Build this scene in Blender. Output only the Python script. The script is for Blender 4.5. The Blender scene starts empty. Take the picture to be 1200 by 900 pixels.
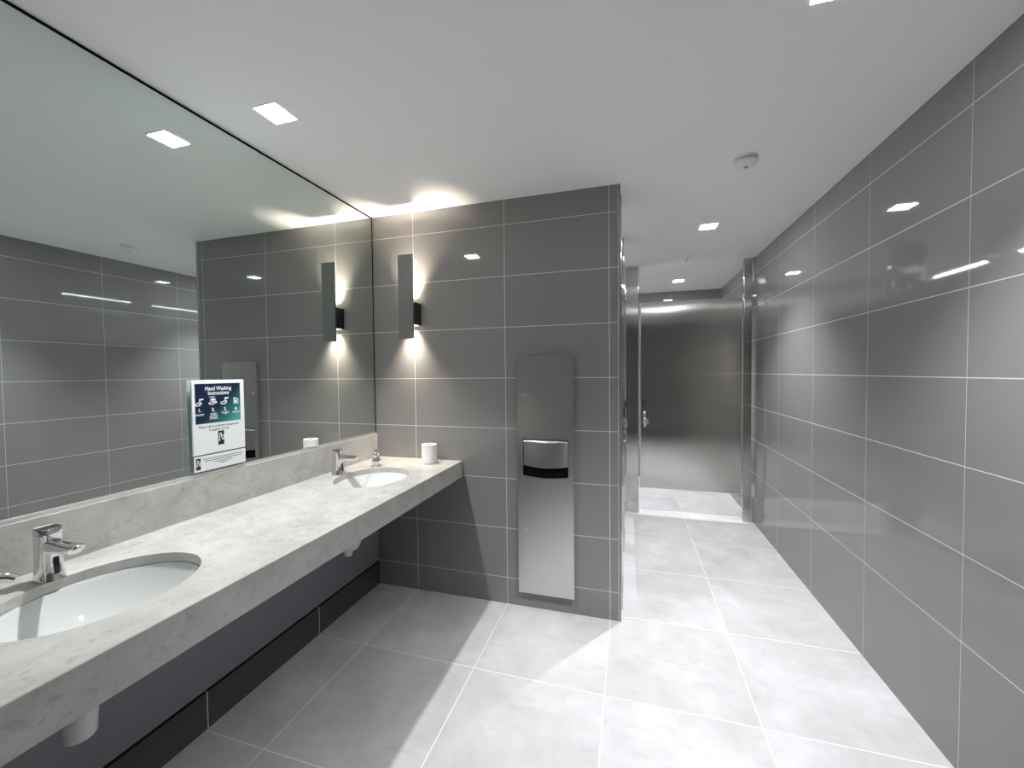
import bpy, bmesh, math
from mathutils import Vector, Matrix

SC = bpy.context.scene
COL = SC.collection
PI = math.pi

# ------------------------------------------------------------------ dimensions (metres)
H = 2.4017            # ceiling
W = 2.681             # right wall
XE = 1.546            # free end of the tiled partition
YB = 3.245            # wall inside the far stall
YR = -3.45            # wall behind the camera
YD = 1.832            # front of the far stall
CF, CT, CB = 0.6075, 0.85, 0.75     # counter front, top, apron bottom
GX, GZ = 0.2922, 0.1591             # first grout lines

# ------------------------------------------------------------------ node helpers
def new_mat(name):
    m = bpy.data.materials.new(name); m.use_nodes = True
    nt = m.node_tree; b = nt.nodes['Principled BSDF']
    return m, nt, b

def mth(nt, op, a, b=None, c=None):
    n = nt.nodes.new('ShaderNodeMath'); n.operation = op
    for i, v in enumerate((a, b, c)):
        if v is None: continue
        if isinstance(v, (int, float)): n.inputs[i].default_value = v
        else: nt.links.new(v, n.inputs[i])
    return n.outputs[0]

def mixc(nt, f, a, b, blend='MIX'):
    n = nt.nodes.new('ShaderNodeMix'); n.data_type = 'RGBA'; n.blend_type = blend
    for s, v in ((n.inputs[0], f), (n.inputs[6], a), (n.inputs[7], b)):
        if isinstance(v, (int, float)): s.default_value = v
        elif isinstance(v, tuple): s.default_value = (*v, 1)
        else: nt.links.new(v, s)
    return n.outputs[2]

def position(nt):
    g = nt.nodes.new('ShaderNodeNewGeometry')
    s = nt.nodes.new('ShaderNodeSeparateXYZ'); nt.links.new(g.outputs['Position'], s.inputs[0])
    return g.outputs['Position'], s.outputs

def noise(nt, vec, scale, detail=4, rough=.55, stretch=None, dist=0):
    if stretch:
        mp = nt.nodes.new('ShaderNodeMapping'); mp.inputs['Scale'].default_value = stretch
        nt.links.new(vec, mp.inputs[0]); vec = mp.outputs[0]
    n = nt.nodes.new('ShaderNodeTexNoise'); n.inputs['Scale'].default_value = scale
    n.inputs['Detail'].default_value = detail; n.inputs['Roughness'].default_value = rough
    n.inputs['Distortion'].default_value = dist
    nt.links.new(vec, n.inputs['Vector'])
    return n.outputs['Fac']

def ramp(nt, f, stops):
    r = nt.nodes.new('ShaderNodeValToRGB'); e = r.color_ramp.elements
    while len(e) < len(stops): e.new(.5)
    for i, (p, c) in enumerate(stops):
        e[i].position = p; e[i].color = (*c, 1) if isinstance(c, tuple) else (c, c, c, 1)
    nt.links.new(f, r.inputs[0]); return r.outputs[0]

def bump(nt, b, h, strength, dist):
    n = nt.nodes.new('ShaderNodeBump'); n.inputs['Strength'].default_value = strength
    n.inputs['Distance'].default_value = dist
    nt.links.new(h, n.inputs['Height']); nt.links.new(n.outputs[0], b.inputs['Normal'])

def plain(name, col, rough=.5, metal=0, **kw):
    m, nt, b = new_mat(name)
    b.inputs['Base Color'].default_value = (*col, 1); b.inputs['Roughness'].default_value = rough
    b.inputs['Metallic'].default_value = metal
    for k, v in kw.items(): b.inputs[k.replace('_', ' ')].default_value = v
    # a faint surface unevenness keeps every finish from being perfectly uniform
    p, _ = position(nt)
    f = noise(nt, p, 60, 2)
    nt.links.new(mth(nt, 'ADD', mth(nt, 'MULTIPLY', f, .04), max(rough - .02, 0)), b.inputs['Roughness'])
    return m

def emit(name, col, s):
    m, nt, b = new_mat(name)
    b.inputs['Base Color'].default_value = (.9, .9, .9, 1)
    b.inputs['Emission Color'].default_value = (*col, 1); b.inputs['Emission Strength'].default_value = s
    return m

def tile_mat(name, axis, u0, tu, v0=GZ, tv=.2997, gw=.0035, k=1.0, gwu=None, zmin=-9):
    """glossy grey porcelain wall tile with pale grout; axis = world axis running along the wall"""
    m, nt, b = new_mat(name)
    p, xyz = position(nt)
    du = mth(nt, 'PINGPONG', mth(nt, 'SUBTRACT', xyz[axis], u0), tu/2)
    dv = mth(nt, 'PINGPONG', mth(nt, 'SUBTRACT', xyz[2], v0), tv/2)
    gv = mth(nt, 'MULTIPLY', mth(nt, 'LESS_THAN', dv, gw/2), mth(nt, 'GREATER_THAN', xyz[2], zmin))
    g = mth(nt, 'MAXIMUM', mth(nt, 'LESS_THAN', du, (gwu or gw)/2), gv)
    n1 = noise(nt, p, 3.0, 3)
    base = mixc(nt, n1, (.232*k, .224*k, .218*k), (.250*k, .241*k, .234*k))
    nt.links.new(mixc(nt, g, base, (.62, .61, .59)), b.inputs['Base Color'])
    nt.links.new(mth(nt, 'ADD', mth(nt, 'MULTIPLY', g, .5), .035), b.inputs['Roughness'])
    b.inputs['IOR'].default_value = 1.52
    wv = noise(nt, p, 2.2, 1)
    bump(nt, b, wv, .03, .01)
    return m

M = {}
M['tile_x'] = tile_mat('grey_gloss_tile_across', 0, GX, .6)
M['tile_y'] = tile_mat('grey_gloss_tile_along', 1, -.5551, .588)
M['tile_right'] = tile_mat('grey_gloss_tile_long_wall', 1, -.5551, .588, gwu=.002, zmin=.3)
M['tile_base'] = tile_mat('grey_tile_skirting_shaded', 1, -.54, .592, v0=1.5, tv=3, k=.28)  # wall tile colour darkened to deepen the shade under the counter

def floor_mat():
    m, nt, b = new_mat('pale_concrete_look_floor_tile')
    p, xyz = position(nt)
    ux = mth(nt, 'SUBTRACT', xyz[0], GX); uy = mth(nt, 'SUBTRACT', xyz[1], .0481)
    du = mth(nt, 'PINGPONG', ux, .3); dv = mth(nt, 'PINGPONG', uy, .5948/2)
    g = mth(nt, 'LESS_THAN', mth(nt, 'MINIMUM', du, dv), .0024)
    # every tile gets its own piece of the cloudy print
    ix = mth(nt, 'FLOOR', mth(nt, 'DIVIDE', ux, .6)); iy = mth(nt, 'FLOOR', mth(nt, 'DIVIDE', uy, .5948))
    cb = nt.nodes.new('ShaderNodeCombineXYZ')
    nt.links.new(mth(nt, 'MULTIPLY', ix, 3.7), cb.inputs[0]); nt.links.new(mth(nt, 'MULTIPLY', iy, 5.3), cb.inputs[1])
    nt.links.new(mth(nt, 'ADD', mth(nt, 'MULTIPLY', ix, 1.9), mth(nt, 'MULTIPLY', iy, 2.3)), cb.inputs[2])
    va = nt.nodes.new('ShaderNodeVectorMath'); va.operation = 'ADD'
    nt.links.new(p, va.inputs[0]); nt.links.new(cb.outputs[0], va.inputs[1]); v = va.outputs[0]
    n1 = noise(nt, v, 2.6, 6, .6, dist=.4)
    n2 = noise(nt, v, 9, 7, .7)
    n3 = noise(nt, v, 5, 6, .65, stretch=(1.2, 7, 1), dist=.3)
    c = mixc(nt, ramp(nt, n1, [(.3, 0.), (.7, 1.)]), (.49, .488, .495), (.68, .68, .695))
    c = mixc(nt, mth(nt, 'MULTIPLY', ramp(nt, n2, [(.45, 0.), (.75, 1.)]), .40), c, (.42, .42, .425))
    c = mixc(nt, mth(nt, 'MULTIPLY', ramp(nt, n3, [(.5, 0.), (.72, 1.)]), .3), c, (.42, .418, .42))
    nt.links.new(mixc(nt, g, c, (.82, .82, .82)), b.inputs['Base Color'])
    nt.links.new(mth(nt, 'ADD', mth(nt, 'MULTIPLY', n2, .15), .27), b.inputs['Roughness'])
    b.inputs['IOR'].default_value = 1.48
    return m
M['floor'] = floor_mat()

def quartz():
    m, nt, b = new_mat('mottled_grey_quartz')
    p, _ = position(nt)
    n1 = noise(nt, p, 9, 5, .6, dist=.5)
    n2 = noise(nt, p, 42, 5, .7, stretch=(1, .7, 1), dist=.6)
    n3 = noise(nt, p, 16, 6, .7, dist=1.2)
    c = mixc(nt, ramp(nt, n1, [(.32, 0.), (.7, 1.)]), (.42, .408, .385), (.53, .52, .495))
    c = mixc(nt, mth(nt, 'MULTIPLY', ramp(nt, n2, [(.55, 0.), (.68, 1.)]), .5), c, (.27, .255, .235))
    c = mixc(nt, mth(nt, 'MULTIPLY', ramp(nt, n3, [(.57, 0.), (.7, 1.)]), .36), c, (.25, .235, .215))
    nt.links.new(c, b.inputs['Base Color'])
    b.inputs['Roughness'].default_value = .2
    return m
M['quartz'] = quartz()

def brushed(name, col, rough, along, wavy=0.0, streak=.05, aniso=0):
    m, nt, b = new_mat(name)
    p, _ = position(nt)
    st = {'x': (1.5, 120, 260), 'z': (160, 160, 1.5)}[along]
    n = noise(nt, p, 1, 4, .6, stretch=st)
    c = mixc(nt, n, tuple(x*.95 for x in col), tuple(min(1, x*1.04) for x in col))
    nt.links.new(c, b.inputs['Base Color'])
    b.inputs['Metallic'].default_value = 1
    nt.links.new(mth(nt, 'ADD', mth(nt, 'MULTIPLY', n, .04), rough - .02), b.inputs['Roughness'])
    if aniso:
        b.inputs['Anisotropic'].default_value = aniso
        cv = nt.nodes.new('ShaderNodeCombineXYZ'); cv.inputs[0].default_value = 1; cv.inputs[1].default_value = .02
        nt.links.new(cv.outputs[0], b.inputs['Tangent'])
    hgt = mth(nt, 'MULTIPLY', n, streak)
    if wavy:
        w = noise(nt, p, 1.7, 0, stretch=(1, 1, .8))
        hgt = mth(nt, 'ADD', hgt, mth(nt, 'MULTIPLY', w, wavy))
    bump(nt, b, hgt, .5, .01)
    return m
M['steel'] = brushed('brushed_stainless_steel', (.66, .65, .63), .36, 'x', streak=.006, aniso=.4)
M['door_steel'] = brushed('brushed_stainless_door_sheet', (.64, .62, .59), .145, 'x', wavy=1.2, streak=0, aniso=1.0)
M['post_steel'] = brushed('polished_stainless_pilaster', (.58, .57, .55), .15, 'x', wavy=.3, streak=0, aniso=1.0)
M['chrome'] = plain('polished_chrome', (.86, .86, .87), .045, 1)
M['bright_steel'] = plain('satin_steel_edge', (.72, .71, .69), .28, 1)
M['channel'] = plain('bright_aluminium_channel', (.88, .88, .87), .3, .85)
M['mirror'] = plain('silvered_mirror_glass', (.74, .80, .77), .02, 1)
M['mirror'].node_tree.nodes['Principled BSDF'].inputs['Roughness'].default_value = 0
for l in list(M['mirror'].node_tree.links):
    if l.to_socket.name == 'Roughness': M['mirror'].node_tree.links.remove(l)
M['black'] = plain('black_reveal', (.006, .006, .006), .8, 0, Specular_IOR_Level=.1)
M['gloss_black'] = plain('black_sensor_window', (.01, .01, .012), .1)
M['ceiling'] = plain('white_ceiling_paint', (.92, .92, .915), .8)
M['white_plastic'] = plain('white_plastic', (.85, .85, .85), .4)
M['pipe_white'] = plain('white_pvc', (.72, .72, .74), .45)
M['ceramic'] = plain('white_vitreous_china', (.66, .675, .66), .08)
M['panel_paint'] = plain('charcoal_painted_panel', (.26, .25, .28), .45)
M['bronze'] = plain('dark_bronze_metal', (.20, .20, .19), .42, .3)
M['dark_block'] = plain('black_metal_block', (.02, .02, .018), .5)
M['paper'] = plain('white_tissue_paper', (.83, .83, .82), .9)
M['core'] = plain('cardboard_core', (.30, .24, .18), .85)
M['card'] = plain('white_sign_card', (.80, .82, .83), .35)
M['ink'] = plain('black_print', (.012, .012, .014), .4)
M['white_print'] = plain('white_print', (.85, .87, .88), .4)
M['holder'] = plain('pale_green_acrylic', (.90, .96, .94), .3)
M['trim_metal'] = plain('satin_aluminium_tile_trim', (.56, .55, .53), .4, .25)
M['lens'] = emit('downlight_lens_glow', (.93, .97, 1.0), 75)
M['led'] = emit('linear_light_glow', (.93, .96, 1.0), 75)
M['warm_lens'] = emit('warm_sconce_glow', (1.0, .84, .66), 1.2)

def poster_mat():
    m, nt, b = new_mat('navy_to_teal_print')
    p, xyz = position(nt)
    u = mth(nt, 'DIVIDE', mth(nt, 'ADD', xyz[1], 1.151), .184)
    v = mth(nt, 'DIVIDE', mth(nt, 'SUBTRACT', 1.358, xyz[2]), .156)
    t = mth(nt, 'ADD', mth(nt, 'MULTIPLY', u, .55), mth(nt, 'MULTIPLY', v, .5))
    nt.links.new(ramp(nt, t, [(.2, (.004, .012, .050)), (.55, (.006, .020, .045)), (.78, (.020, .13, .14)), (1., (.09, .36, .30))]), b.inputs['Base Color'])
    b.inputs['Roughness'].default_value = .3
    return m
M['poster'] = poster_mat()

# ------------------------------------------------------------------ mesh helpers
def add_box(bm, x0, x1, y0, y1, z0, z1):
    vs = [bm.verts.new((x, y, z)) for x in (x0, x1) for y in (y0, y1) for z in (z0, z1)]
    for f in ((0, 1, 3, 2), (4, 6, 7, 5), (0, 4, 5, 1), (2, 3, 7, 6), (0, 2, 6, 4), (1, 5, 7, 3)):
        bm.faces.new([vs[i] for i in f])

def add_loft(bm, rings, cap0=True, cap1=True, closed=True):
    R = [[bm.verts.new(p) for p in r] for r in rings]
    n = len(R[0])
    for a, b in zip(R, R[1:]):
        for i in range(n if closed else n - 1):
            bm.faces.new((a[i], a[(i+1) % n], b[(i+1) % n], b[i]))
    if cap0: bm.faces.new(R[0][::-1])
    if cap1: bm.faces.new(R[-1])

def circ(c, r, n=32, u=Vector((1, 0, 0)), v=Vector((0, 1, 0)), ru=None):
    c = Vector(c); ru = ru or r
    return [c + u*(ru*math.cos(2*PI*i/n)) + v*(r*math.sin(2*PI*i/n)) for i in range(n)]

def add_lathe(bm, c, prof, n=40, cap0=True, cap1=True):
    """prof: list of (radius, z) about the vertical axis through c"""
    add_loft(bm, [circ((c[0], c[1], z), r, n) for r, z in prof], cap0, cap1)

def add_cyl(bm, a, b, r, n=24, r2=None):
    a, b = Vector(a), Vector(b); d = (b - a).normalized()
    u = d.orthogonal().normalized(); v = d.cross(u)
    add_loft(bm, [circ(a, r, n, u, v), circ(b, r if r2 is None else r2, n, u, v)])

def add_tube(bm, pts, rad, n=20):
    pts = [Vector(p) for p in pts]; rings = []
    if not isinstance(rad, (list, tuple)): rad = [rad]*len(pts)
    t0 = (pts[1] - pts[0]).normalized(); u = t0.orthogonal().normalized()
    for i, p in enumerate(pts):
        t = ((pts[min(i+1, len(pts)-1)] - pts[max(i-1, 0)])).normalized()
        u = (u - t*u.dot(t)).normalized(); v = t.cross(u)
        rings.append(circ(p, rad[i], n, u, v))
    add_loft(bm, rings)

def sq_ring(cx, cy, z, rx, ry, p=4, n=40):
    out = []
    for i in range(n):
        a = 2*PI*i/n; c, s = math.cos(a), math.sin(a)
        out.append(Vector((cx + rx*math.copysign(abs(c)**(2/p), c), cy + ry*math.copysign(abs(s)**(2/p), s), z)))
    return out

def add_prism(bm, poly, axis, a, b):
    """extrude a 2-D polygon (in the two other axes, in order) along axis from a to b"""
    def P(q, t):
        c = list(q); c.insert(axis, t); return c
    add_loft(bm, [[P(q, a) for q in poly], [P(q, b) for q in poly]])

def obj(name, bm, mat, parent=None, bev=0, smooth=False, seg=2):
    bmesh.ops.recalc_face_normals(bm, faces=bm.faces)
    me = bpy.data.meshes.new(name); bm.to_mesh(me); bm.free()
    o = bpy.data.objects.new(name, me); COL.objects.link(o)
    me.materials.append(M[mat] if isinstance(mat, str) else mat)
    if bev:
        md = o.modifiers.new('bevel', 'BEVEL'); md.width = bev; md.segments = seg; md.limit_method = 'ANGLE'
        md.angle_limit = math.radians(40); md.harden_normals = False
    if smooth:
        for f in me.polygons: f.use_smooth = True
        md = o.modifiers.new('edges', 'EDGE_SPLIT'); md.split_angle = math.radians(38); md.use_edge_sharp = False
    if parent is not None: set_parent(o, parent)
    return o

def set_parent(o, p):
    o.parent = p
    o.matrix_parent_inverse = Matrix.Translation(-world_loc(p))

def world_loc(p):
    l = Vector(p.location)
    q = p
    while q.parent is not None:
        l = q.matrix_parent_inverse @ l if False else l
        q = q.parent
    return l

def B(*boxes):
    bm = bmesh.new()
    for b in boxes: add_box(bm, *b)
    return bm

def thing(name, label, cat, loc, group=None):
    o = bpy.data.objects.new(name, None); COL.objects.link(o); o.location = loc
    o.empty_display_size = .05
    tag(o, label, cat, group); return o

def tag(o, label, cat, group=None, kind='thing'):
    o['label'] = label; o['category'] = cat; o['kind'] = kind
    if group: o['group'] = group

def struct(name, bm, mat, label, cat, parent=None, **k):
    o = obj(name, bm, mat, parent, **k)
    tag(o, label, cat, None, 'structure'); return o

# ------------------------------------------------------------------ the room
struct('floor', B((-.1, W+.1, YR-.1, YB+.1, -.08, 0)), 'floor', 'pale grey concrete-look square floor tiles with white grout', 'floor')
struct('ceiling', B((-.1, W+.1, YR-.1, YB+.1, H, H+.08)), 'ceiling', 'plain white painted ceiling', 'ceiling')
struct('wall_right', B((W, W+.1, YR, YB, 0, H)), 'tile_right', 'long glossy grey tiled wall opposite the mirror', 'wall')
struct('wall_left', B((-.12, -.02, YR, YB, 0, H)), 'tile_y', 'wall that carries the mirror and the counter', 'wall')
struct('wall_partition', B((-.02, XE-.001, 0, .12, 0, H)), 'tile_x', 'grey tiled partition wall with the towel dispenser and sconce', 'wall')
struct('wall_back', B((-.02, W, YB, YB+.1, 0, H)), 'tile_x', 'grey tiled wall showing above the far steel stall door', 'wall')
struct('wall_rear', B((-.02, W, YR-.1, YR, 0, H)), 'tile_x', 'grey tiled wall at the near end of the room', 'wall')
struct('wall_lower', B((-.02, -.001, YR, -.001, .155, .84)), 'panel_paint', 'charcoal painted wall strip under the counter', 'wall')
struct('baseboard_left', B((-.02, .003, YR, -.0015, 0, .146)), 'tile_base', 'tile skirting, colour darkened for shade, along the floor under the counter', 'skirting')
struct('trim_1', B((XE-.001, XE+.004, -.003, .12, 0, H), (XE-.008, XE+.004, -.003, 0, 0, H)), 'trim_metal',
       'thin metal corner trim on the free end of the tiled partition', 'trim')

# ------------------------------------------------------------------ mirror
mir = thing('wall_mirror', 'huge frameless wall mirror over the stone counter', 'mirror', (0, -1.6, 1.0))
YM0 = YR + .02
obj('glass', B((-.014, 0, YM0, -.0135, 1.001, H-.0125)), 'mirror', mir)
obj('edge_strip', B((-.016, -.002, -.0135, -.0015, 1.001, H-.001), (-.016, -.002, YM0, -.0015, H-.0125, H-.001)), 'black', mir)['label'] = 'black shadow gap round the mirror'
obj('channel', B((-.014, .0065, YM0, -.0135, .9988, 1.0105)), 'channel', mir, bev=.0015)['label'] = 'bright metal channel along the lower mirror edge'

# ------------------------------------------------------------------ counter
SINKS = [(.310, -1.599, .178, .208), (.303, -.471, .178, .206)]
cnt = thing('vanity_counter', 'long mottled grey stone vanity counter with deep front edge under the mirror', 'counter', (.3, -1.6, CB))
X0, Y0, Y1, ZT, ZS, XS = .0115, YR+.02, -.0015, CT, .822, CF-.02
def slab():
    bm = bmesh.new()
    cells = []; y = Y0
    for cx, cy, rx, ry in SINKS:
        cells.append((y, cy-.30, None)); cells.append((cy-.30, cy+.30, (cx, cy, rx, ry))); y = cy+.30
    cells.append((y, Y1, None))
    for a, b, s in cells:
        if s is None:
            for z in (ZT, ZS):
                bm.faces.new([bm.verts.new(p) for p in ((X0, a, z), (XS, a, z), (XS, b, z), (X0, b, z))])
            continue
        cx, cy, rx, ry = s
        ang = sorted([2*PI*i/96 for i in range(96)] + [math.atan2(yy-cy, xx-cx) % (2*PI) for xx in (X0, XS) for yy in (a, b)])
        E, Q = [], []
        for t in ang:
            c, n = math.cos(t), math.sin(t)
            k = 1/math.sqrt((c/rx)**2 + (n/ry)**2)
            E.append((cx+c*k, cy+n*k))
            q = min([((XS if c > 0 else X0)-cx)/c if abs(c) > 1e-9 else 9, ((b if n > 0 else a)-cy)/n if abs(n) > 1e-9 else 9])
            Q.append((cx+c*q, cy+n*q))
        N = len(ang)
        L = {}
        for z in (ZT, ZS):
            L[z] = ([bm.verts.new((*e, z)) for e in E], [bm.verts.new((*q, z)) for q in Q])
            for i in range(N):
                j = (i+1) % N
                bm.faces.new((L[z][0][i], L[z][0][j], L[z][1][j], L[z][1][i]))
        for i in range(N):
            j = (i+1) % N
            bm.faces.new((L[ZT][0][i], L[ZT][0][j], L[ZS][0][j], L[ZS][0][i]))
    def side(*ps): bm.faces.new([bm.verts.new(p) for p in ps])
    side((XS, Y0, ZT), (XS, Y1, ZT), (XS, Y1, ZS), (XS, Y0, ZS))
    side((X0, Y0, ZT), (X0, Y1, ZT), (X0, Y1, ZS), (X0, Y0, ZS))
    side((X0, Y0, ZT), (XS, Y0, ZT), (XS, Y0, ZS), (X0, Y0, ZS))
    side((X0, Y1, ZT), (XS, Y1, ZT), (XS, Y1, ZS), (X0, Y1, ZS))
    return bm
obj('countertop', slab(), 'quartz', cnt)
bm = bmesh.new()
add_prism(bm, [(CF-.02, CB), (CF-.0012, CB), (CF, CB+.0012), (CF, ZT-.0018), (CF-.0018, ZT), (CF-.02, ZT)], 1, Y0, Y1)
obj('apron', bm, 'quartz', cnt)
obj('backsplash', B((.0045, .0112, Y0, Y1, ZS, .9985), (-.0008, .0045, Y0, Y1, .80, .9985)), 'quartz', cnt, bev=.0022)

# ------------------------------------------------------------------ sinks
def make_sink(cx, cy, rx, ry, label, kind):
    t = thing('sink', label, 'sink', (cx, cy, .66), 'undermount oval sinks')
    bm = bmesh.new(); D = .150
    def ring(k, z, n=72): return [Vector((cx + rx*k*math.cos(2*PI*i/n), cy + ry*k*math.sin(2*PI*i/n), z)) for i in range(n)]
    zt = ZS - .0006
    rings = [ring(1.09, zt-.012), ring(1.09, zt), ring(.985, zt), ring(.972, zt-.004)]
    for k in (.955, .93, .9, .86, .8, .72, .62, .5, .38, .26, .14):
        rings.append(ring(k, zt - .006 - D*(1 - (k/.97)**3.0)))
    add_loft(bm, rings, cap0=False, cap1=True)
    outer = [ring(1.09, zt-.012)] + [ring(k, zt - .018 - (D+.006)*(1 - (k/1.03)**3.0)) for k in (1.02, .97, .9, .8, .66, .5, .3, .15)]
    add_loft(bm, outer, cap0=False, cap1=True)
    obj('bowl', bm, 'ceramic', t, smooth=True)
    bm = bmesh.new()
    zb = zt - .006 - D
    add_lathe(bm, (cx, cy), [(.018, zb+.0015), (.030, zb+.003), (.031, zb+.0055), (.026, zb+.006), (.022, zb+.003), (.004, zb+.0025)], 32)
    obj('drain', bm, 'chrome', t, smooth=True)
    zb2 = zt - .018 - D - .006
    bm = bmesh.new()
    if kind == 'bottle':
        c = (cx, cy-.055)
        add_lathe(bm, (cx, cy), [(.030, zb2+.004), (.030, zb2-.012), (.022, zb2-.014), (.022, zb2-.045)], 28)
        add_lathe(bm, c, [(.030, .640), (.034, .634), (.034, .56), (.033, .555), (.031, .517), (.028, .513)], 36)
        add_tube(bm, [(cx-.04, c[1], .575), (cx-.12, c[1], .575), (.03, c[1], .575), (.0015, c[1], .575)], .018)
    else:
        add_lathe(bm, (cx, cy), [(.030, zb2+.004), (.030, zb2-.012), (.022, zb2-.014), (.022, .618)], 28)
        q = (.200, -.545)
        add_tube(bm, [(cx, cy, .628), (cx-.02, cy-.015, .620), (q[0]+.03, q[1]+.02, .618), (q[0], q[1], .618)], .022)
        add_lathe(bm, q, [(.050, .640), (.062, .632), (.064, .54), (.062, .512), (.052, .492), (.030, .480), (.021, .477), (.021, .457), (.017, .453)], 36)
        add_tube(bm, [(q[0]-.04, q[1], .61), (.1, q[1], .61), (.0015, q[1], .61)], .022)
    obj('trap', bm, 'pipe_white', t, smooth=True)['label'] = 'white drain trap under the basin'
    return t
make_sink(*SINKS[0], 'near white oval undermount sink, cut by the left picture edge', 'bottle')
make_sink(*SINKS[1], 'far white oval undermount sink, next to the tiled partition', 'u')

# ------------------------------------------------------------------ faucets
def make_faucet(x, y, label):
    t = thing('faucet', label, 'faucet', (x, y, CT), 'sensor faucets')
    z0 = CT + .0006
    bm = bmesh.new()
    sec = [(0, .0285, .0285), (.004, .0285, .0285), (.010, .0262, .0265), (.03, .0245, .025), (.075, .0235, .024), (.105, .0235, .024), (.123, .0235, .024)]
    add_loft(bm, [sq_ring(x, y, z0+h, rx, ry, 3.2) for h, rx, ry in sec])
    # front fairing: broad foot that narrows up to the spout
    add_loft(bm, [[(x+.012, y-w, z0+h), (x+f-.006, y-w*.86, z0+h), (x+f, y-w*.5, z0+h), (x+f, y+w*.5, z0+h), (x+f-.006, y+w*.86, z0+h), (x+.012, y+w, z0+h)]
                  for h, f, w in ((.001, .036, .024), (.01, .034, .022), (.05, .030, .019), (.086, .033, .016), (.1, .036, .0145))])
    obj('body', bm, 'chrome', t, smooth=True)
    bm = bmesh.new()
    add_loft(bm, [sq_ring(x, y, z0+h, rx, rx+.0005, 3.2) for h, rx in ((.1242, .0235), (.125, .0245), (.135, .0245), (.138, .0225))])
    obj('cap', bm, 'chrome', t, smooth=True)
    bm = bmesh.new()
    def sec2(s, w, zt, zb, slope):  # rounded spout section, slanted at the tip
        n = 28; out = []
        for i in range(n):
            a = 2*PI*i/n; c, q = math.cos(a), math.sin(a)
            yy = w*math.copysign(abs(c)**.7, c); zz = (zt+zb)/2 + (zt-zb)/2*math.copysign(abs(q)**.7, q)
            out.append(Vector((x + s + slope*(zz-(zt+zb)/2), y + yy, z0 + zz)))
        return out
    add_loft(bm, [sec2(.010, .0195, .110, .070, 0), sec2(.05, .0185, .107, .076, 0), (sec2(.090, .0178, .105, .078, .3)),
                  sec2(.116, .0172, .104, .079, .7), sec2(.119, .0152, .1025, .0805, .7)])
    obj('spout', bm, 'chrome', t, smooth=True)
    bm = bmesh.new()
    add_cyl(bm, (x+.115, y, z0+.0925), (x+.1215, y, z0+.0885), .0098, 24)
    obj('aerator', bm, 'bright_steel', t, smooth=True)
    bm = bmesh.new()
    add_loft(bm, [[(x+.0325, y-.0055, z0+.018), (x+.0352, y-.0055, z0+.018), (x+.0352, y+.0055, z0+.018), (x+.0325, y+.0055, z0+.018)],
                  [(x+.0285, y-.0055, z0+.062), (x+.0325, y-.0055, z0+.062), (x+.0325, y+.0055, z0+.062), (x+.0285, y+.0055, z0+.062)]])
    obj('sensor_window', bm, 'gloss_black', t)['label'] = 'small black sensor window'
    return t
make_faucet(.104, -1.603, 'chrome sensor faucet at the near sink')
make_faucet(.086, -.474, 'chrome sensor faucet at the far sink by the partition')

def make_soap(x, y, tx, ty, label, reach):
    t = thing('soap_dispenser', label, 'soap dispenser', (x, y, CT), 'counter soap dispensers')
    z0 = CT + .0006
    bm = bmesh.new()
    add_lathe(bm, (x, y), [(.029, z0), (.029, z0+.004), (.026, z0+.007), (.024, z0+.009), (.0235, z0+.022), (.025, z0+.024), (.025, z0+.034), (.022, z0+.038), (.0185, z0+.056), (.0165, z0+.066)], 36)
    obj('base', bm, 'chrome', t, smooth=True)
    d = Vector((tx-x, ty-y, 0)).normalized()
    bm = bmesh.new()
    P = Vector((x, y, z0+.060))
    pts = [P, P+Vector((0, 0, .012)), P+d*reach*.08+Vector((0, 0, .021)), P+d*reach*.3+Vector((0, 0, .026)), P+d*reach*.65+Vector((0, 0, .024)),
           P+d*reach*.9+Vector((0, 0, .018)), P+d*reach+Vector((0, 0, .010))]
    add_tube(bm, pts, [.0168, .0175, .0172, .0155, .013, .0115, .010])
    obj('spout', bm, 'chrome', t, smooth=True)
    return t
make_soap(.172, -.252, SINKS[1][0], SINKS[1][1], 'chrome soap dispenser at the far end of the far sink', .075)
make_soap(.165, -1.80, SINKS[0][0], SINKS[0][1], 'chrome soap dispenser spout just entering at the left picture edge', .105)

# ------------------------------------------------------------------ toilet roll on the counter
def roll():
    x, y, z, r, h, ri = .437, -.100, CT+.0008, .0455, .112, .0195
    t = thing('toilet_roll', 'white toilet paper roll standing on the counter by the partition', 'toilet roll', (x, y, z))
    bm = bmesh.new()
    prof = [(ri, z), (r-.002, z), (r, z+.002)]
    for k in range(1, 12):          # the embossed bands of the paper
        zz = z + h*k/12; prof += [(r, zz-.0022), (r-.0016, zz-.0006), (r-.0016, zz+.0006), (r, zz+.0022)]
    prof += [(r, z+h-.002), (r-.002, z+h), (ri, z+h)]
    add_lathe(bm, (x, y), prof, 48, False, False)
    obj('paper', bm, 'paper', t, smooth=True)
    bm = bmesh.new()
    add_lathe(bm, (x, y), [(ri, z), (ri, z+h-.001), (ri-.0015, z+h-.001), (ri-.0015, z)], 40, False, False)
    obj('core', bm, 'core', t, smooth=True)['label'] = 'brown cardboard core'
roll()

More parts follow.
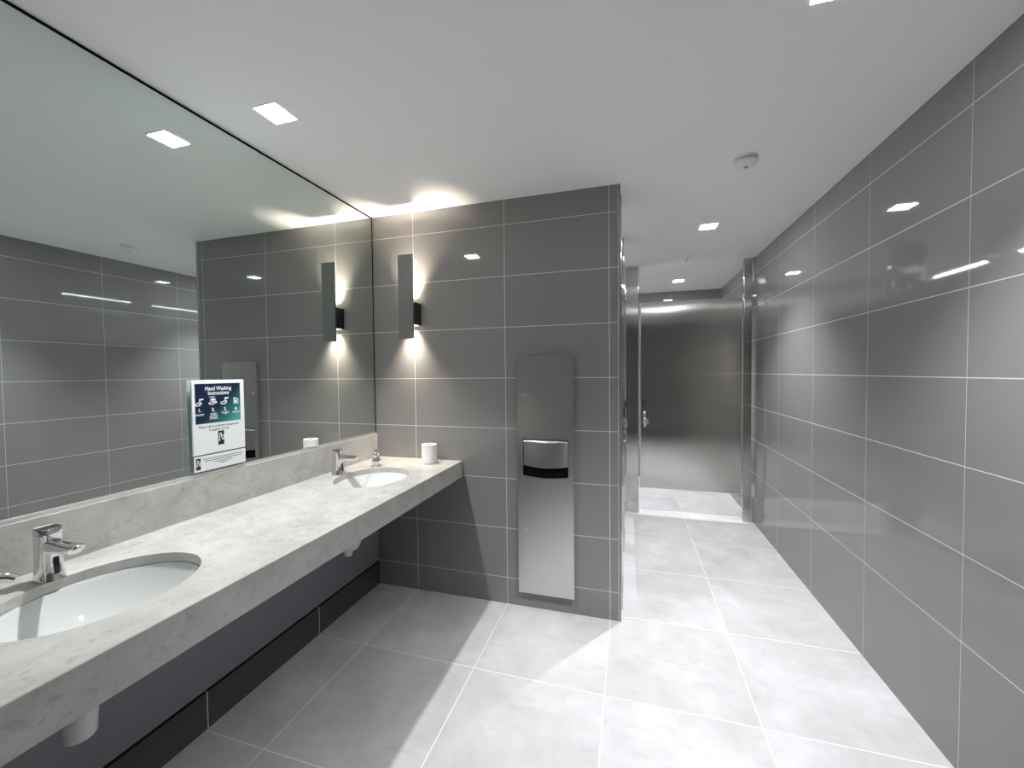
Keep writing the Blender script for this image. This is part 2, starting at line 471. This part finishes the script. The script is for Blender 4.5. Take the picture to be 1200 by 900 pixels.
# ------------------------------------------------------------------ signs on the mirror
def text_obj(name, s, size, y, z, x, mat, parent, align='CENTER', bold=0.0, sx=1.0):
    cu = bpy.data.curves.new(name, 'FONT'); cu.body = s; cu.size = size
    cu.align_x = align; cu.align_y = 'CENTER'; cu.extrude = .0001; cu.offset = bold
    tmp = bpy.data.objects.new(name + '_source', cu); COL.objects.link(tmp)
    bpy.context.view_layer.update()
    me = bpy.data.meshes.new_from_object(tmp.evaluated_get(bpy.context.evaluated_depsgraph_get()))
    bpy.data.objects.remove(tmp); bpy.data.curves.remove(cu)
    me.transform(Matrix(((0, 0, 1, x), (sx, 0, 0, y), (0, 1, 0, z), (0, 0, 0, 1))))
    me.materials.clear(); me.materials.append(M[mat]); me.name = name
    o = bpy.data.objects.new(name, me); COL.objects.link(o); set_parent(o, parent); return o

def strips(rows, x, n_seed=3):
    """rows of tiny unreadable print as broken dashes: (y centre, z, width, height)"""
    bm = bmesh.new(); k = n_seed
    for yc, z, w, h in rows:
        y = yc - w/2
        while y < yc + w/2 - .001:
            k = (k*1103515245 + 12345) % 2147483648
            l = .0028 + .0055*((k >> 8) % 100)/100
            e = min(y + l, yc + w/2)
            add_box(bm, x, x+.0002, y, e, z-h/2, z+h/2); y = e + .0013
    return bm

def logo(parent, y, z, w, h, x):
    o = obj('logo', B((x, x+.0003, y-w/2, y+w/2, z-h/2, z+h/2)), 'ink', parent)
    pts = [(-.30, -.24), (-.27, .0), (-.24, .22), (-.16, .34), (-.02, .33), (.06, .20), (.12, .0), (.2, -.14), (.34, -.16), (.48, -.05), (.50, .06)]
    bm = bmesh.new()
    ww = w*.075
    P = [Vector((y+a*w, z+b*h)) for a, b in pts]
    L, Rr = [], []
    for i, p in enumerate(P):
        d = (P[min(i+1, len(P)-1)] - P[max(i-1, 0)]).normalized(); nrm = Vector((-d.y, d.x))*ww
        L.append(p+nrm); Rr.append(p-nrm)
    add_loft(bm, [[(x+.0003, *a), (x+.0003, *b), (x+.0006, *b), (x+.0006, *a)] for a, b in zip(L, Rr)])
    add_cyl(bm, (x+.0003, y+.40*w, z+.12*h), (x+.0006, y+.40*w, z+.12*h), w*.13, 16)
    s = obj('logo_stroke', bm, 'white_print', o); return o

SX = .0150
sg = thing('hand_washing_sign', 'white framed hand washing instruction sign stuck on the mirror', 'sign', (.006, -1.055, 1.083))
obj('holder', B((.0095, .0115, -1.1625, -.9475, 1.0825, 1.3715), (.0008, .0095, -1.10, -1.01, 1.15, 1.30)), 'holder', sg, bev=.0005)['label'] = 'pale translucent backing plate'
obj('card', B((.0116, SX-.0005, -1.161, -.949, 1.084, 1.370)), 'card', sg)
art = obj('artwork', B((SX-.0005, SX, -1.1505, -.9665, 1.203, 1.358)), 'poster', sg); art['label'] = 'navy to teal printed panel'
text_obj('heading', 'Hand Washing', .0215, -1.0585, 1.338, SX+.0002, 'white_print', art, bold=.0003, sx=.84)
text_obj('heading', 'Instructions', .0215, -1.0585, 1.320, SX+.0002, 'white_print', art, bold=.0003, sx=.84)
STEP = [(-1.1345, 1.2555), (-1.0820, 1.2545), (-1.0325, 1.2535), (-.9865, 1.2515)]
for i, (sy, sz) in enumerate(STEP):
    text_obj('step_number', '%d.' % (i+1), .0185, sy, sz, SX+.0002, 'white_print', art, bold=.0004)
def icon_hands(y, z, tap):
    bm = bmesh.new(); x0, x1 = SX, SX+.0003
    def poly(q): add_loft(bm, [[(x0, y+a, z+b) for a, b in q], [(x1, y+a, z+b) for a, b in q]])
    # cupped hand: an outline ring with fingers
    O = [(-.0185, -.010), (-.012, -.0125), (.001, -.0125), (.0075, -.007), (.0085, .0005), (.004, .0025), (-.004, .0015), (-.0105, -.001), (-.0185, -.0035)]
    I = [(a*.72-.001, b*.55-.0022) for a, b in O]
    for (a, b, c, d) in zip(O, O[1:]+O[:1], I[1:]+I[:1], I): poly([a, b, c, d])
    poly([(-.006, -.0045), (.002, -.0065), (.003, -.0045), (-.005, -.0025)])
    if tap:
        poly([(-.001, .005), (.004, .005), (.004, .0125), (-.001, .0125)])
        poly([(.004, .009), (.0155, .011), (.0155, .0155), (-.001, .0145)])
    else:
        poly([(-.013, .0035), (.008, .004), (.011, .009), (.003, .010), (-.002, .014), (-.006, .010), (-.012, .009)])
        poly([(-.017, .016), (.007, .0165), (.007, .019), (-.017, .0185)])
        poly([(.004, -.004), (.012, -.010), (.015, -.004), (.010, .002)])
    return bm
obj('step_icon', icon_hands(-1.1345, 1.2850, True), 'white_print', art)
obj('step_icon', icon_hands(-1.0805, 1.2875, False), 'white_print', art)
obj('step_icon', icon_hands(-1.0335, 1.2855, True), 'white_print', art)
bm = bmesh.new()
for a, b, c, d in ((-.997, -.9945, 1.272, 1.294), (-.978, -.9755, 1.272, 1.292), (-.997, -.9755, 1.272, 1.2745), (-.997, -.9755, 1.290, 1.2935), (-.996, -.986, 1.293, 1.297), (-.992, -.982, 1.276, 1.287)):
    add_box(bm, SX, SX+.0003, a, b, c, d)
obj('step_icon', bm, 'white_print', art)
rows = [(-1.1345, 1.240, .034, .002), (-1.1345, 1.236, .030, .002)] + [(-1.0805, 1.240-.0043*k, w, .002) for k, w in enumerate((.028, .022, .034, .030, .032, .036))] \
     + [(-1.0325, 1.241, .034, .002), (-1.0325, 1.237, .028, .002), (-1.0325, 1.233, .010, .002)] + [(-.986, 1.2395, .030, .002), (-.986, 1.2355, .033, .002)]
obj('lettering', strips(rows, SX), 'white_print', art)
text_obj('notice', 'Please inform property management', .0130, -1.0575, 1.1895, SX-.0004, 'ink', sg, sx=.86, bold=.0001)
text_obj('notice', 'if supplies run low.', .0130, -1.0575, 1.1755, SX-.0004, 'ink', sg, sx=.86, bold=.0001)
logo(sg, -1.0530, 1.1395, .0245, .056, SX-.0005)

sm = thing('notice_card', 'small white notice card under the hand washing sign', 'sign', (.001, -1.054, 1.02))
obj('card', B((.0118, .0134, -1.160, -.948, 1.0195, 1.0785), (.0006, .0118, -1.10, -1.01, 1.03, 1.07)), 'card', sm)
logo(sm, -1.1445, 1.0490, .0175, .044, .0134)
obj('lettering', strips([(-1.043, 1.0640, .165, .0026), (-1.043, 1.0555, .150, .0026), (-1.043, 1.0470, .075, .0026), (-1.043, 1.0395, .028, .0026)], .0134, 11), 'ink', sm)

# ------------------------------------------------------------------ wall sconce
sc = thing('wall_sconce', 'tall flat bronze up-and-down sconce on the partition beside the mirror', 'sconce', (.288, 0, 1.76))
obj('shield_plate', B((.2345, .334, -.0865, -.0745, 1.603, 2.116)), 'bronze', sc, bev=.001)
bk = obj('mounting_block', B((.233, .3425, -.0740, -.0008, 1.690, 1.826)), 'dark_block', sc, bev=.001)
obj('lamp_lens', B((.243, .332, -.066, -.012, 1.8262, 1.8285)), 'warm_lens', bk)
obj('lamp_lens', B((.243, .332, -.066, -.012, 1.6875, 1.6898)), 'warm_lens', bk)

# ------------------------------------------------------------------ paper towel dispenser
def dispenser():
    x0, x1, z0, z1 = .970, 1.296, .096, 1.487
    a0, a1, b0, b1 = 1.001, 1.266, .792, 1.004       # opening
    yf = -.024
    t = thing('towel_dispenser', 'tall brushed steel paper towel dispenser and bin on the tiled partition', 'towel dispenser', (1.13, 0, z0))
    N = 24
    def sag(u): return .012*math.sin(PI*u)           # bowed lower lip
    bm = bmesh.new()
    # face sheet with the opening cut out
    add_box(bm, x0, x1, yf, yf+.003, b1, z1)
    add_box(bm, x0, a0, yf, yf+.003, z0, b1)
    add_box(bm, a1, x1, yf, yf+.003, z0, b1)
    add_loft(bm, [[(a0+(a1-a0)*i/N, yf, z0), (a0+(a1-a0)*i/N, yf+.003, z0), (a0+(a1-a0)*i/N, yf+.003, b0-sag(i/N)), (a0+(a1-a0)*i/N, yf, b0-sag(i/N))] for i in range(N+1)])
    # returned edges
    add_box(bm, x0+.012, x0+.015, yf+.003, -.0008, z0+.015, z1-.008); add_box(bm, x1-.006, x1-.003, yf+.003, -.0008, z0+.015, z1-.008)
    add_box(bm, x0+.012, x1-.003, yf+.003, -.0008, z0+.012, z0+.015); add_box(bm, x0+.012, x1-.003, yf+.003, -.0008, z1-.008, z1-.005)
    bmesh.ops.remove_doubles(bm, verts=bm.verts, dist=1e-6)
    obj('face_panel', bm, 'steel', t)
    obj('slot_liner', B((a0-.004, a1+.004, yf+.0165, yf+.0185, b0-.02, b1+.004)), 'black', t)['label'] = 'black inside of the towel slot'
    # visor bowed outward over the slot
    bm = bmesh.new(); rings = []
    zb, zt = .850, b1 - .003
    for i in range(N+1):
        u = i/N; x = a0+.003 + (a1-a0-.006)*u; bow = .016*math.sin(PI*u)
        dz = .010*math.sin(PI*u)
        rings.append([(x, yf+.012, zt), (x, yf+.004-bow*.25, zt-.012), (x, yf+.006-bow*.55, zt-.020), (x, yf+.006-bow, zb-dz), (x, yf+.009-bow, zb-dz), (x, yf+.015, zt-.02)])
    add_loft(bm, rings)
    obj('visor', bm, 'steel', t, smooth=True)
    for lx, lz in ((1.014, 1.258), (1.014, .472)):
        bm = bmesh.new()
        add_cyl(bm, (lx, yf+.0005, lz), (lx, yf-.003, lz), .0105, 28, .0095)
        l = obj('lock', bm, 'channel', t, smooth=True)
        obj('keyhole', B((lx-.0012, lx+.0012, yf-.0036, yf-.0029, lz-.005, lz+.005)), 'black', l)
dispenser()

# ------------------------------------------------------------------ ceiling fittings
LIGHT_W = 78
def downlight(x, y, label, k=1.0):
    t = thing('recessed_downlight', label, 'downlight', (x, y, H), 'square recessed downlights')
    s = .0515; f = .0045
    obj('trim_frame', B((x-s-f, x-s, y-s-f, y+s+f, H-.004, H-.0003), (x+s, x+s+f, y-s-f, y+s+f, H-.004, H-.0003),
                        (x-s, x+s, y-s-f, y-s, H-.004, H-.0003), (x-s, x+s, y+s, y+s+f, H-.004, H-.0003)), 'white_plastic', t)
    obj('diffuser', B((x-s, x+s, y-s, y+s, H-.0025, H-.0005)), 'lens', t)['label'] = 'glowing white lens'
    l = bpy.data.lights.new('downlight_lamp', 'SPOT'); l.energy = LIGHT_W*k; l.color = (.97, .985, 1.0)
    l.spot_size = math.radians(98); l.spot_blend = .9; l.shadow_soft_size = .022
    o = bpy.data.objects.new('downlight_lamp', l); COL.objects.link(o); o.location = (x, y, H-.03)
    set_parent(o, t)
downlight(.287, -1.009, 'square glowing ceiling downlight beside the mirror top edge', .8)
downlight(2.129, .848, 'square ceiling downlight between smoke detector and steel stall door')
downlight(2.124, 2.606, 'small ceiling downlight inside the far stall, above its door')
downlight(2.129, -.995, 'ceiling downlight just cut by the top picture edge')


def smoke():
    x, y = 2.130, -.086
    t = thing('smoke_detector', 'round white smoke detector on the ceiling', 'smoke detector', (x, y, H))
    bm = bmesh.new()
    add_lathe(bm, (x, y), [(.052, H-.0004), (.052, H-.010), (.050, H-.012)], 48)
    obj('base', bm, 'white_plastic', t, smooth=True)
    bm = bmesh.new()
    add_lathe(bm, (x, y), [(.044, H-.012), (.044, H-.018), (.053, H-.0185), (.053, H-.024), (.050, H-.030), (.040, H-.038), (.024, H-.044), (.006, H-.046)], 48)
    obj('cover', bm, 'white_plastic', t, smooth=True)
    bm = bmesh.new()
    add_cyl(bm, (x+.002, y-.008, H-.0445), (x+.002, y-.008, H-.0475), .008, 24)
    obj('indicator', bm, plain('grey_button', (.25, .25, .26), .5), t, smooth=True)['label'] = 'small grey button at the centre'
smoke()

hx0, hx1, hy0, hy1 = 2.097, 2.541, 1.545, 1.80
hp = thing('access_hatch', 'flush white ceiling access hatch with thin dark side gaps before the stall door', 'hatch', (2.32, 1.67, H))
obj('panel', B((hx0+.003, hx1-.003, hy0, hy1, H-.0012, H-.0002)), 'ceiling', hp)
obj('side_gap', B((hx0, hx0+.003, hy0, hy1, H-.0008, H-.0002)), 'black', hp)
obj('side_gap', B((hx1-.003, hx1-.0012, hy0, hy1, H-.0008, H-.0002)), 'black', hp)

ll = thing('linear_light', 'long linear lamp over the stalls, seen only as bright lines in the glossy right wall', 'linear light', (.62, 1.75, H))
obj('housing', B((.585, .655, .35, 3.15, H-.035, H-.0005)), 'white_plastic', ll, bev=.002)
obj('diffuser', B((.609, .631, .36, 3.14, H-.042, H-.0355)), 'led', ll)

# ------------------------------------------------------------------ toilet stalls
T = .03
def stall(label, loc): return thing('toilet_stall', label, 'toilet stall', loc, 'steel toilet stalls')
def pilaster(t, x0, x1, y0, y1, brackets=()):
    p = obj('pilaster', B((x0, x1, y0, y1, .001, H-.001)), 'post_steel', t, bev=.004, seg=3)
    e = .0025
    obj('shoe', B((x0-e, x1+e, y0-e, y1+e, .0005, .10)), 'bright_steel', p, bev=.002)['label'] = 'bright steel shoe at the floor'
    for b in brackets: obj('wall_bracket', B(b), 'bright_steel', p, bev=.002)
    return p
far = stall('wide far toilet stall, its brushed steel door facing down the aisle', (2.12, YD, 0))
pilaster(far, 1.5605, 1.683, YD, YD+T)
pr = pilaster(far, 2.594, 2.661, YD, YD+T, [(2.6635, W-.001, YD-.012, YD+.012, 2.18, H-.001), (2.6635, W-.001, YD-.012, YD+.012, .003, .225)])
for z in (.72, 1.12, 1.5):
    bm = bmesh.new(); add_cyl(bm, (2.628, YD+.0005, z), (2.628, YD-.002, z), .006, 20, .005)
    obj('screw', bm, 'bright_steel', pr, smooth=True)
def front_door(t):
    x0, x1, z0, z1 = 1.692, 2.585, .250, 2.054
    d = obj('door', B((x0, x1, YD+.002, YD+.027, z0, z1)), 'door_steel', t, bev=.0025)
    obj('edge_channel', B((x0-.0005, x0+.013, YD-.002, YD+.0015, z0, z1)), 'bright_steel', d, bev=.001)
    obj('edge_channel', B((x1-.006, x1+.001, YD-.001, YD+.0015, z0, z1)), 'bright_steel', d, bev=.001)
    obj('latch_plate', B((1.722, 1.748, YD-.010, YD+.0015, 1.045, 1.115)), 'gloss_black', d, bev=.003)['label'] = 'small dark latch plate'
    obj('thumb_bar', B((1.733, 1.738, YD-.018, YD-.0105, 1.055, 1.105)), 'bright_steel', d, bev=.001)
    bm = bmesh.new()
    add_cyl(bm, (1.736, YD+.001, .985), (1.736, YD-.012, .985), .012, 20)
    add_tube(bm, [(1.736, YD-.010, .993), (1.736, YD-.018, .983), (1.736, YD-.022, .955), (1.736, YD-.022, .93)], [.013, .013, .009, .006])
    obj('lever', bm, 'bright_steel', d, smooth=True)
    bm = bmesh.new()
    add_cyl(bm, (1.747, YD+.0015, .900), (1.747, YD-.004, .900), .031, 32, .029)
    obj('handle_rose', bm, 'bright_steel', d, smooth=True)
    bm = bmesh.new()
    add_tube(bm, [(1.738, YD-.004, .935), (1.738, YD-.024, .935), (1.738, YD-.031, .925), (1.738, YD-.031, .868), (1.738, YD-.024, .858), (1.738, YD-.004, .858)], .009)
    obj('pull_bar', bm, 'channel', d, smooth=True)
    for za, zb in ((2.056, 2.072), (.226, .247)):
        bm = B((2.545, 2.612, YD-.006, YD-.0008, za, zb))
        add_cyl(bm, (2.589, YD-.008, za-.006), (2.589, YD-.008, zb+.010), .007, 20)
        obj('pivot_hinge', bm, 'bright_steel', d, bev=.001)
front_door(far)
SXF = 1.5565
def side_door(t, y0, y1, lock):
    d = obj('door', B((SXF-.028, SXF-.002, y0, y1, .25, 2.054)), 'door_steel', t, bev=.0025)
    obj('latch_plate', B((SXF-.0015, SXF+.007, lock-.014, lock+.014, 1.045, 1.115)), 'gloss_black', d, bev=.002)
    bm = bmesh.new()
    add_tube(bm, [(SXF-.001, lock, .935), (SXF+.013, lock, .93), (SXF+.013, lock, .87), (SXF-.001, lock, .865)], .006)
    obj('pull_bar', bm, 'chrome', d, smooth=True)
sa = stall('side toilet stall against the tiled partition, steel front seen edge-on', (SXF, .6, 0))
pilaster(sa, SXF-T, SXF, .1235, .318)
side_door(sa, .322, .898, .85)
sb = stall('side toilet stall next to the far stall, steel front seen edge-on', (SXF, 1.4, 0))
pilaster(sb, SXF-T, SXF, .902, 1.098)
pilaster(sb, SXF-T, SXF-.0005, 1.705, YD-.004)
side_door(sb, 1.102, 1.701, 1.65)

# ------------------------------------------------------------------ lamps of the sconce
def area(name, loc, rot, sx, sy, e, col, parent, spread=180):
    l = bpy.data.lights.new(name, 'AREA'); l.shape = 'RECTANGLE'; l.size = sx; l.size_y = sy
    l.energy = e; l.color = col; l.spread = math.radians(spread)
    o = bpy.data.objects.new(name, l); COL.objects.link(o); o.location = loc; o.rotation_euler = rot
    set_parent(o, parent)
WARM = (1.0, .86, .71)
area('sconce_lamp_up', (.288, -.040, 1.831), (PI, 0, 0), .06, .045, 1.7, WARM, bk, 80)
area('sconce_lamp_down', (.288, -.040, 1.685), (0, 0, 0), .06, .045, 1.15, WARM, bk, 80)

# ------------------------------------------------------------------ world, camera, colour
w = bpy.data.worlds.new('world'); SC.world = w; w.use_nodes = True
w.node_tree.nodes['Background'].inputs[0].default_value = (.5, .5, .5, 1)
w.node_tree.nodes['Background'].inputs[1].default_value = .02

cd = bpy.data.cameras.new('camera'); cam = bpy.data.objects.new('camera', cd); COL.objects.link(cam)
yaw, pitch, rl = .2856, -.0286, -.0098
F = Vector((-math.sin(yaw)*math.cos(pitch), math.cos(yaw)*math.cos(pitch), math.sin(pitch)))
r0 = Vector((math.cos(yaw), math.sin(yaw), 0)); u0 = r0.cross(F)
R = r0*math.cos(rl) + u0*math.sin(rl); U = -r0*math.sin(rl) + u0*math.cos(rl)
m = Matrix((R, U, -F)).transposed().to_4x4(); m.translation = (1.599, -2.2703, 1.3899)
cam.matrix_world = m
cd.sensor_fit = 'HORIZONTAL'; cd.sensor_width = 36; cd.lens = 36*469.97/1200; cd.clip_start = .02; cd.clip_end = 50
SC.camera = cam

vs = SC.view_settings
SC.display_settings.display_device = 'sRGB'
vs.view_transform = 'Standard'; vs.look = 'None'; vs.gamma = 1; vs.exposure = 1.03; vs.use_curve_mapping = False
cy = SC.cycles
cy.use_denoising = True
try: cy.denoiser = 'OPENIMAGEDENOISE'
except Exception: pass
cy.max_bounces = 12; cy.diffuse_bounces = 6; cy.glossy_bounces = 7; cy.transmission_bounces = 6
cy.caustics_reflective = True; cy.caustics_refractive = False; cy.blur_glossy = .6
cy.sample_clamp_indirect = 4; cy.use_adaptive_sampling = False
